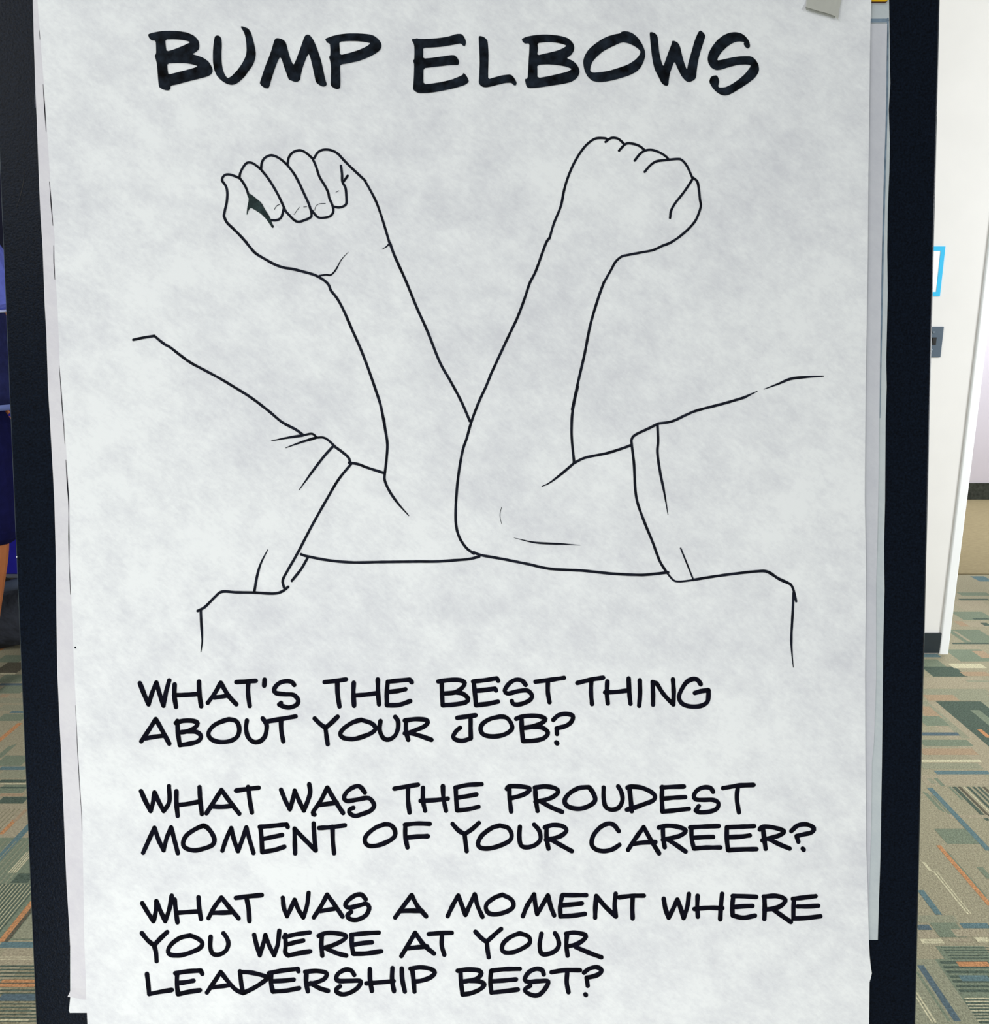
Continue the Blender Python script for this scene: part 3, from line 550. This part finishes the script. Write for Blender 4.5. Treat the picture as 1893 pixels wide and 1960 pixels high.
hand(tw, (255, 1690, "75 160 120 235 165 305 / 185 220 188 143 / 225 230 260 305 / 295 200 312 100; 335 130 345 220 358 315; 360 238 440 233 520 227; 527 113 533 200 547 288; 608 280 650 200 712 115 / 780 200 850 282; 640 238 720 237 800 233; 828 118 930 105 1037 95; 915 125 930 200 937 305; 1205 117 1215 200 1240 265 / 1275 190 1300 133 / 1330 210 1370 275 / 1400 180 1413 78; 1455 275 1510 190 1562 93 / 1625 180 1685 270; 1510 225 1570 215 1630 205"),
 (700, 1690, "0 130 -32 95 -82 98 -142 140 -164 180 -132 198 -42 178 0 165 28 195 15 240 -12 270 -72 297 -127 290 -147 260 -117 232; 237 277 300 190 370 97 / 420 190 487 267; 280 225 370 222 455 225; 660 265 700 180 745 100 / 775 180 803 255 / 840 170 877 90 / 900 180 940 270; 1100 93 1040 115 980 160 967 200 990 240 1050 250 1130 230 1180 200 1190 165 1165 125 1100 93; 1265 265 1300 180 1355 90 / 1365 170 1380 248 / 1420 180 1467 98 / 1490 190 1517 260; 1585 95 1680 97 1775 97; 1580 100 1565 190 1567 268 / 1670 262 1765 248; 1580 178 1660 172 1740 163"),
 (1130, 1690, "38 278 40 190 47 103 / 120 190 205 270 / 195 180 203 85; 230 115 330 103 430 102; 340 110 337 200 340 285; 590 127 605 210 630 280 / 670 200 700 133 / 725 200 750 283 / 780 190 793 88; 863 103 860 190 865 272; 837 210 950 200 1062 203; 1060 87 1050 190 1045 293; 1145 105 1240 107 1335 112; 1150 105 1142 190 1145 262 / 1230 280 1325 263; 1165 193 1240 187 1305 185; 1395 110 1500 105 1570 135 1540 180 1480 205 1400 215; 1400 110 1403 200 1400 290; 1480 220 1550 270 1615 315; 1630 128 1720 118 1813 107; 1640 130 1635 200 1635 288 / 1740 283 1853 270; 1670 190 1750 190 1835 185"))
hand(tw, (255, 1690, "72 400 120 460 170 500; 275 393 225 440 170 500 / 185 560 190 627; 460 420 380 440 310 490 283 540 300 575 380 580 470 555 540 520 557 480 520 445 460 420; 625 430 622 510 640 565 690 575 745 545 768 490 755 440 728 402; 975 415 995 500 1020 580 / 1050 480 1065 417 / 1095 500 1135 580 / 1165 490 1177 383; 1215 435 1310 412 1422 397; 1225 415 1228 500 1225 560 1250 583 / 1330 565 1425 550; 1240 493 1310 475 1370 462; 1493 425 1550 403 1640 405 1713 425 1690 460 1610 500 1530 525; 1520 415 1515 500 1523 585; 1560 530 1640 565 1715 585"),
 (700, 1690, "-117 417 0 405 105 400; -112 420 -112 500 -100 570 / 0 568 125 550; -110 500 -30 485 50 478; 287 588 340 500 398 400 / 470 500 550 567; 340 525 420 517 495 510; 508 410 600 402 693 400; 615 410 612 500 633 577; 883 390 930 440 970 470; 1090 368 1040 410 975 470 / 980 530 990 595; 1240 403 1170 430 1110 480 1097 530 1120 557 1190 555 1270 520 1320 480 1310 430 1240 403; 1415 407 1400 490 1410 560 1450 573 1520 550 1555 500 1545 440 1523 403; 1612 408 1680 398 1770 420 1750 460 1690 495 1620 510; 1620 410 1615 500 1625 583; 1690 515 1800 562 1897 598"))
hand(tw, (255, 1690, "112 730 122 810 130 893 / 220 875 312 860; 340 725 440 710 545 703 / 557 730; 355 730 353 810 362 895 / 450 875 538 862; 355 805 420 798 487 785; 595 880 650 800 705 715 / 780 810 830 860 885 885; 640 838 710 830 785 820; 862 715 960 722 1075 757 1040 800 960 850 885 885 / 870 800 860 710; 1093 725 1200 705 1325 690 / 1330 710; 1110 725 1110 800 1125 872 / 1230 865 1337 845; 1120 790 1210 785 1293 777; 1385 715 1480 708 1555 725 1540 770 1470 800 1400 815; 1395 715 1393 800 1407 870; 1430 805 1500 845 1570 867; 1780 740 1755 705 1710 697 1650 730 1635 770 1660 788 1750 787 1830 790 1810 840 1750 880 1690 895 1645 880 1635 855 1665 830"),
 (700, 1690, "33 693 35 780 50 868; 5 808 110 800 225 790; 215 685 212 780 228 870; 290 688 295 780 315 873; 360 690 440 678 520 690 557 720 520 760 450 785 385 795; 375 700 385 780 393 873; 740 705 820 695 900 700 930 725 900 765 830 785 770 795; 830 785 910 790 955 815 920 855 850 885 780 897 / 768 800 763 710; 1010 705 1120 692 1240 690; 1010 705 1003 790 1012 882 / 1120 870 1225 857; 1020 790 1120 783 1210 775; 1433 735 1420 700 1370 690 1310 720 1280 775 1310 795 1390 790 1470 793 1430 870 1380 905 1320 895 1280 860 1325 825; 1495 718 1600 702 1725 702; 1623 705 1618 800 1633 880; 1768 897 1773 903; 1757 722 1800 690 1859 677 1900 705 1870 738 1820 755 1778 762 / 1787 828"))

# thin dark lines on the sheet behind, beside the front sheet's left edge
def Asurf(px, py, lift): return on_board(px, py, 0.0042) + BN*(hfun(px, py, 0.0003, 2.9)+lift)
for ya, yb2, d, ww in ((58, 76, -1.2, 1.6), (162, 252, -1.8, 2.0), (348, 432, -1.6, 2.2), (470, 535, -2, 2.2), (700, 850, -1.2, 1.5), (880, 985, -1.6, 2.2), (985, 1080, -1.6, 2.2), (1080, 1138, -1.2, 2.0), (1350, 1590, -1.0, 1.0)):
    e = Ink(Asurf, 0.0003); n = 6; e.line([(interp(FL, ya+(yb2-ya)*i/n)+d, ya+(yb2-ya)*i/n) for i in range(n+1)], ww, 0.3, 0.3); e.build('edge_line', M['ink'], sA)
# blue grey band on the rearmost sheet, along the next sheet's top and right
def Csurf(px, py, lift): return on_board(px, py, 0.0011) + BN*(hfun(px, py, 0.00025, 8.2)+lift)
e = Ink(Csurf, 0.0003)
e.line([(1600, 40), (1650, 40), (1698, 39.5)], 7)
e.line([(1699, 36), (1698.5, 120), (1697, 210), (1691.5, 400), (1689.5, 480), (1686.5, 650), (1684, 800)], 3.6, 1, 0.3)
e.build('edge_band', M['band_blue_grey'], sC)

# tape at the top and the yellow strip behind the corner
def slab(name, pts, off, th, m, parent=None, tilt=None):
    n = len(pts); vs = [on_board(x, y, off+(tilt(x, y) if tilt else 0)) for x, y in pts]
    vs += [v+BN*th for v in vs]
    fs = [tuple(range(n)), tuple(range(n, 2*n))[::-1]]+[(i, n+i, n+(i+1) % n, (i+1) % n) for i in range(n)]
    o = link_mesh(name, vs, fs, m)
    bm = bmesh.new(); bm.from_mesh(o.data); bmesh.ops.recalc_face_normals(bm, faces=bm.faces[:]); bm.to_mesh(o.data); bm.free()
    if parent: o.parent = parent
    return o
tp = slab('masking_tape', [(1548, -34), (1544, -10), (1543, 14), (1562, 20), (1585, 26), (1598, 31), (1604, 37), (1606, 20), (1612, -10), (1615, -34)], FO+0.0014, 0.0003, M['tape'], None, lambda x, y: 0.0008*max(0, (y+10)/40))
tag(tp, 'beige torn masking tape piece at the top right of the front sheet', 'tape')
slab('shade_strip', [(1541, 13), (1543, 19), (1562, 25), (1585, 31), (1597, 35.5), (1600, 31), (1585, 25), (1562, 19)], FO+0.0012, 0.0002, M['tape_shade'], tp)  # shadow under the tape's lower edge, painted as a darker strip
slab('clear_corner', [(1534, 19), (1541, 8), (1547, -20), (1550, 10), (1545, 18)], FO+0.0011, 0.0001, mat('tape_thin', srgb(205, 206, 208), 0.4), tp)
ys = slab('binding_strip', [(1590, -40), (1590, 4), (1694, 4), (1697.5, 2), (1699, -3), (1700, -40)], 0.0024, 0.0012, M['yellow'])
tag(ys, 'yellow strip with rounded corner peeking out behind the top right corner', 'strip')
slab('strip_edge', [(1590, 4), (1590, 5.8), (1694.5, 5.6), (1698, 3.2), (1697, 2.2), (1694, 4)], 0.0022, 0.001, M['maroon'], ys)

# ------------------------------------------------------------------ switch and sign on the back wall
def wallq(name, pts, y0, y1, m, parent=None, bevel=0):
    xs = [p[0] for p in pts]; zs = [p[1] for p in pts]
    v, f = box_vf(min(xs), max(xs), y0, y1, min(zs), max(zs)); o = link_mesh(name, v, f, m)
    if bevel: md = o.modifiers.new('bevel', 'BEVEL'); md.width = bevel; md.segments = 2
    if parent: keep(o, parent)
    return o
Wt = WY-0.006
zt, zl = on_Y(1800, 625, Wt).z, on_Y(1800, 684, Wt).z; xr = on_Y(1804, 655, Wt).x; xl = xr-0.071
sw = empty('light_switch', ((xl+xr)/2, WY, (zt+zl)/2)); tag(sw, 'dark slate toggle light switch plate on the white wall', 'switch')
slate = mat('slate', srgb(66, 84, 100), 0.45, 0, 0.5, 0.06, 200)
wallq('plate', [(xl, zl), (xr, zt)], Wt, WY, slate, sw, 0.002)
xm, zm = (xl+xr)/2, (zt+zl)/2
zm = on_Y(1790, 653, Wt).z; xm = xl+0.0355
wallq('toggle', [(xm-0.006, zm-0.004), (xm+0.006, zm+0.010)], Wt-0.012, Wt, M['rubber'], sw, 0.001)
wallq('toggle_slot', [(xm-0.009, zm-0.013), (xm+0.013, zm+0.013)], Wt-0.0015, Wt+0.001, M['rubber'], sw, 0.0005)
for dz in (0.030, -0.030): tube('screw', [(xm+0.0, Wt-0.0016, zm+dz), (xm, Wt+0.001, zm+dz)], 0.0038, mat('screw', srgb(120, 135, 148), 0.4, 0.5), sw, 12)
Ws = WY-0.004
zt, zl = on_Y(1800, 471.5, Ws).z, on_Y(1800, 567, Ws).z; xr = (on_Y(1811, 471, Ws).x+on_Y(1798, 567, Ws).x)/2
xl = xr-0.25
sg = empty('wall_sign', ((xl+xr)/2, WY, (zt+zl)/2)); tag(sg, 'white wall sign with a bright cyan border above the light switch', 'sign')
cy = mat('cyan', srgb(0, 186, 236), 0.5); wh = mat('sign_white', srgb(248, 252, 252), 0.45)
wallq('face', [(xl+0.01, zl+0.01), (xr-0.01, zt-0.01)], Ws+0.001, WY, wh, sg)
bw = 0.0145
for q in ([(xl, zt-bw), (xr, zt)], [(xl, zl), (xr, zl+bw)]): wallq('border', q, Ws, WY, cy, sg)
for q in ([(xl, zl+bw), (xl+bw, zt-bw)], [(xr-bw, zl+bw), (xr, zt-bw)]): wallq('border', q, Ws, WY, cy, sg)
# ------------------------------------------------------------------ person standing at the far left, mostly beyond the frame
def skin(name, nodes, edges, m, sub=2, parent=None, root=0):
    me = bpy.data.meshes.new(name); me.from_pydata([n[0] for n in nodes], edges, [])
    o = bpy.data.objects.new(name, me); C.objects.link(o); me.materials.append(m)
    o.modifiers.new('skin', 'SKIN')
    sv = me.skin_vertices[0].data
    for i, n in enumerate(nodes):
        r = n[1]; sv[i].radius = r if isinstance(r, tuple) else (r, r)
        sv[i].use_root = (i == root)
    md = o.modifiers.new('sub', 'SUBSURF'); md.levels = sub; md.render_levels = sub
    md = o.modifiers.new('smooth', 'SMOOTH'); md.iterations = 1; md.factor = 0.3
    if parent: o.parent = parent
    return o
skin_m = mat('skin', srgb(172, 104, 62), 0.5, 0, 0.4, 0.06, 20)
shirt_m = mat('shirt', srgb(28, 33, 74), 0.85, 0, 0.15, 0.25, 40, 0.5, 90, 0.004)
shorts_m = mat('shorts', srgb(14, 16, 58), 0.85, 0, 0.1, 0.2, 30, 0.4, 60, 0.004)
white_m = mat('white_band', srgb(190, 196, 225), 0.8)
shoe_m = mat('shoe', srgb(40, 42, 50), 0.6); hair_m = mat('hair', srgb(36, 26, 20), 0.8, bump=0.5, bscale=150)
px0, py0 = -1.715, 2.62
per = empty('person', (px0, py0, 0)); tag(per, 'person in navy shirt and dark knee length shorts standing left of the board', 'person')
N = [((0, 0, .98), (.15, .10)), ((0, 0, 1.12), (.14, .10)), ((0, 0, 1.30), (.16, .11)), ((0, .01, 1.42), (.13, .09)), ((0, 0, 1.49), (.052, .052)), ((0, -.02, 1.565), (.064, .078)), ((0, -.015, 1.65), (.100, .112)), ((0, -.01, 1.73), (.094, .104))]
E_ = [(i, i+1) for i in range(7)]
def add(p, r, a): N.append((p, r)); E_.append((a, len(N)-1)); return len(N)-1
for s in (-1, 1):
    k1, k2, k3 = (.088, .04, -.012) if s > 0 else (-.092, -.10, -.11)
    a = add((s*.10, 0, .90), (.085, .085), 0); a = add((s*.09, -.01, .70), (.078, .08), a); a = add((k1, -.01, .50), (.056, .058), a)
    a = add((k2, .01, .36), (.055, .058), a); a = add((k3, .02, .10), (.036, .038), a); a = add((k3+s*.004, -.03, .05), (.036, .034), a); add((k3-.008, -.16, .035), (.036, .026), a)
    a = add((s*.17, .01, 1.42), (.055, .055), 3); a = add((s*.20, .06, 1.24), (.043, .043), a); a = add((s*.15, .15, 1.14), (.038, .038), a)
    a = add((s*.10, .20, .99), (.026, .026), a); h = add((s*.06, .225, .95), (.02, .036), a)
body = skin('body', N, E_, skin_m, 2, per)
for s in (-1, 1):
    for k, (dy, L) in enumerate(((-.03, .062), (-.01, .072), (.01, .070), (.028, .056))):
        b0 = Vector((s*.045, .225+s*.006, .925+dy))
        skin('finger', [(tuple(b0+Vector((s*.02, 0, .01))), .009), (tuple(b0+Vector((-s*L*.4, .012, -.012))), .0085), (tuple(b0+Vector((-s*L*.75, .01, -.022))), .008), (tuple(b0+Vector((-s*L*1.0, .0, -.028))), .007)], [(0, 1), (1, 2), (2, 3)], skin_m, 1, per)
    b0 = Vector((s*.06, .235, .975))
    skin('thumb', [(tuple(b0), .011), (tuple(b0+Vector((-s*.02, .01, .018))), .0105), (tuple(b0+Vector((-s*.045, .012, .02))), .009)], [(0, 1), (1, 2)], skin_m, 1, per)
# face: nose, eyes, mouth, ears
skin('nose', [((0, -.118, 1.672), .009), ((0, -.138, 1.64), .014), ((0, -.124, 1.628), .012)], [(0, 1), (1, 2)], skin_m, 1, per)
for s in (-1, 1):
    bm = bmesh.new(); bmesh.ops.create_uvsphere(bm, u_segments=12, v_segments=8, radius=.011)
    me = bpy.data.meshes.new('eye'); bm.to_mesh(me); bm.free(); me.materials.append(mat('eye_white', srgb(225, 225, 222), 0.3))
    e = bpy.data.objects.new('eye', me); C.objects.link(e); e.location = (s*.031, -.1085, 1.668); e.parent = per
    bm = bmesh.new(); bmesh.ops.create_uvsphere(bm, u_segments=10, v_segments=6, radius=.0058)
    me = bpy.data.meshes.new('iris'); bm.to_mesh(me); bm.free(); me.materials.append(hair_m)
    e2 = bpy.data.objects.new('iris', me); C.objects.link(e2); e2.location = (0, -.0068, 0); e2.parent = e
    skin('ear', [((s*.086, .0, 1.68), (.010, .015)), ((s*.094, .006, 1.66), (.010, .017)), ((s*.085, .0, 1.632), (.008, .011))], [(0, 1), (1, 2)], skin_m, 1, per)
skin('mouth', [((-.024, -.104, 1.594), .005), ((0, -.112, 1.596), .008), ((.024, -.104, 1.594), .005)], [(0, 1), (1, 2)], mat('lips', srgb(140, 70, 60), .5), 1, per)
skin('hair', [((0, .04, 1.65), (.088, .07)), ((0, .03, 1.735), (.098, .095)), ((0, -.012, 1.785), (.075, .07))], [(0, 1), (1, 2)], hair_m, 2, per)
SN = [((0, 0, .95), (.235, .145)), ((0, 0, 1.12), (.24, .135)), ((0, 0, 1.27), (.235, .135)), ((0, .01, 1.41), (.20, .125)), ((0, .0, 1.485), (.10, .10)), ((0, .0, 1.515), (.072, .078))]
SE = [(0, 1), (1, 2), (2, 3), (3, 4), (4, 5)]
def loft(name, rings, m, n=36):
    v, f = [], []
    for z, rx, ry, cy in rings:
        for k in range(n):
            a = 2*math.pi*k/n; w = 1+0.018*math.sin(5*a+z*9)*(1 if z < 1.3 else 0)
            c, q = math.cos(a), math.sin(a)
            v.append((math.copysign(abs(c)**.85, c)*rx*w, math.copysign(abs(q)**.85, q)*ry*w+cy, z))
    for j in range(len(rings)-1):
        for k in range(n): f.append((j*n+k, j*n+(k+1) % n, (j+1)*n+(k+1) % n, (j+1)*n+k))
    o = link_mesh(name, v, f, m, per, True); md = o.modifiers.new('th', 'SOLIDIFY'); md.thickness = .004
    return o
shirt = loft('shirt', [(.957, .212, .142, 0), (1.02, .214, .142, 0), (1.12, .214, .140, 0), (1.24, .214, .138, 0), (1.33, .212, .132, .003), (1.40, .202, .118, .006), (1.445, .180, .098, .008), (1.468, .115, .080, .006), (1.488, .078, .070, .004), (1.50, .068, .066, .003)], shirt_m)
hem_m = mat('hem', srgb(96, 110, 165), 0.9)
loft('shirt_hem', [(.953, .2145, .1445, 0), (.970, .216, .1445, 0)], hem_m)
sleeve_m = mat('sleeve', srgb(88, 98, 178), 0.85, 0, 0.1, 0.15, 30, 0.3, 60, 0.003)
for s in (-1, 1):
    skin('sleeve', [((s*.10, .0, 1.44), (.07, .08)), ((s*.165, .0, 1.42), (.085, .095)), ((s*.205, .005, 1.28), (.074, .08)), ((s*.21, .01, 1.25), (.074, .08))], [(0, 1), (1, 2), (2, 3)], sleeve_m, 2, per)
    skin('sleeve_band', [((s*.209, .008, 1.262), (.0765, .083)), ((s*.21, .01, 1.245), (.0765, .083))], [(0, 1)], white_m, 1, per)
HN = [((0, 0, 1.02), (.195, .125)), ((0, 0, .88), (.19, .125))]; HE = [(0, 1)]
for s in (-1, 1):
    HN += [((s*.095, 0, .78), (.108, .115)), ((s*.09, -.005, .62), (.10, .11)), ((s*.09, -.01, .50), (.098, .105))]; n = len(HN); HE += [(1, n-3), (n-3, n-2), (n-2, n-1)]
skin('shorts', HN, HE, shorts_m, 2, per, 0)
for s, k in ((1, -.012), (-1, -.11)): skin('shoe', [((k, .045, .05), (.045, .042)), ((k+s*.004, -.04, .045), (.05, .042)), ((k-.01, -.17, .036), (.045, .032))], [(0, 1), (1, 2)], shoe_m, 2, per)

# blue screen on feet behind the person
sx0, sx1, sy = -2.9, -1.55, 3.75
z0 = on_Y(25, 1106, sy).z
scr = empty('floor_screen', ((sx0+sx1)/2, sy, 0)); tag(scr, 'deep blue fabric floor screen with pale bottom rail behind the person', 'screen')
blue_m = mat('screen_blue', srgb(36, 34, 150), 0.8, 0, 0.15, 0.08, 30, 0.3, 200)
box('fabric_panel', (sx0, sx1, sy, sy+0.03, z0+0.02, 1.5), blue_m, scr)
box('bottom_rail', (sx0, sx1, sy-0.004, sy+0.034, z0, z0+0.018), mat('rail', srgb(110, 115, 130), 0.4, 0.5), scr, 0.003)
for x in (sx0+0.15, sx1-0.15): box('foot', (x-0.03, x+0.03, sy-0.2, sy+0.23, 0.0015, z0), M['steel'], scr, 0.005)

# slumped grey bag on the carpet
bag_m = mat('bag', srgb(58, 62, 72), 0.85, 0, 0.2, 0.3, 14, 0.8, 18, 0.02)
bx, by = -1.84, 3.13
bag = empty('duffel_bag', (bx, by, 0)); tag(bag, 'slumped dark grey fabric bag on the carpet behind the legs', 'bag')
bm = bmesh.new(); bmesh.ops.create_uvsphere(bm, u_segments=40, v_segments=24, radius=1)
for v in bm.verts:
    c = v.co; r = 1+0.10*noise.noise(c*2.2)+0.05*noise.noise(c*6)
    sgn = lambda t, p: math.copysign(abs(t)**p, t)
    x, y, z = sgn(c.x, .75)*.34*r, sgn(c.y, .8)*.17*r, sgn(c.z, .7)*.125*r
    z = z+.125+0.03*math.sin(x*9); z = max(z, .0015+0.002*abs(c.x))
    v.co = (x, y, z)
me = bpy.data.meshes.new('body'); bm.to_mesh(me); bm.free(); me.materials.append(bag_m)
me.polygons.foreach_set('use_smooth', [True]*len(me.polygons))
o = bpy.data.objects.new('body', me); C.objects.link(o); o.parent = bag
tube('strap', [(bx-.2, by-.1, .20), (bx-.05, by-.2, .25), (bx+.1, by-.19, .285), (bx+.22, by-.1, .30), (bx+.28, by+.02, .22)], .02, mat('strap', srgb(70, 82, 104), .7, bump=.3), bag, 12)
tube('handle', [(bx-.26, by-.02, .235), (bx-.20, by-.06, .30), (bx-.10, by-.06, .30), (bx-.04, by-.02, .235)], .012, M['rubber'], bag, 12)


# scratches, a chip and a small screw on the board face
def Bsurf(px, py, lift): return on_board(px, py, lift)
e = Ink(Bsurf, 0.0002); e.line([(47, 324), (44, 352), (38, 378), (31, 398)], 1.8, 0.3, 0.3); o = e.build('scratch', M['rubber'], None); keep(o, board)
e = Ink(Bsurf, 0.0002); e.line([(68, 172), (67, 186), (67.5, 206)], 2.2, 0.3, 0.3); o = e.build('paint_chip', mat('chip', srgb(150, 152, 168), 0.7), None); keep(o, board)
tube('screw', [on_board(32, 1066, -0.001), on_board(32, 1066, 0.0006)], 0.0006, mat('bright_screw', srgb(235, 238, 240), 0.3, 0.2), board, 10)
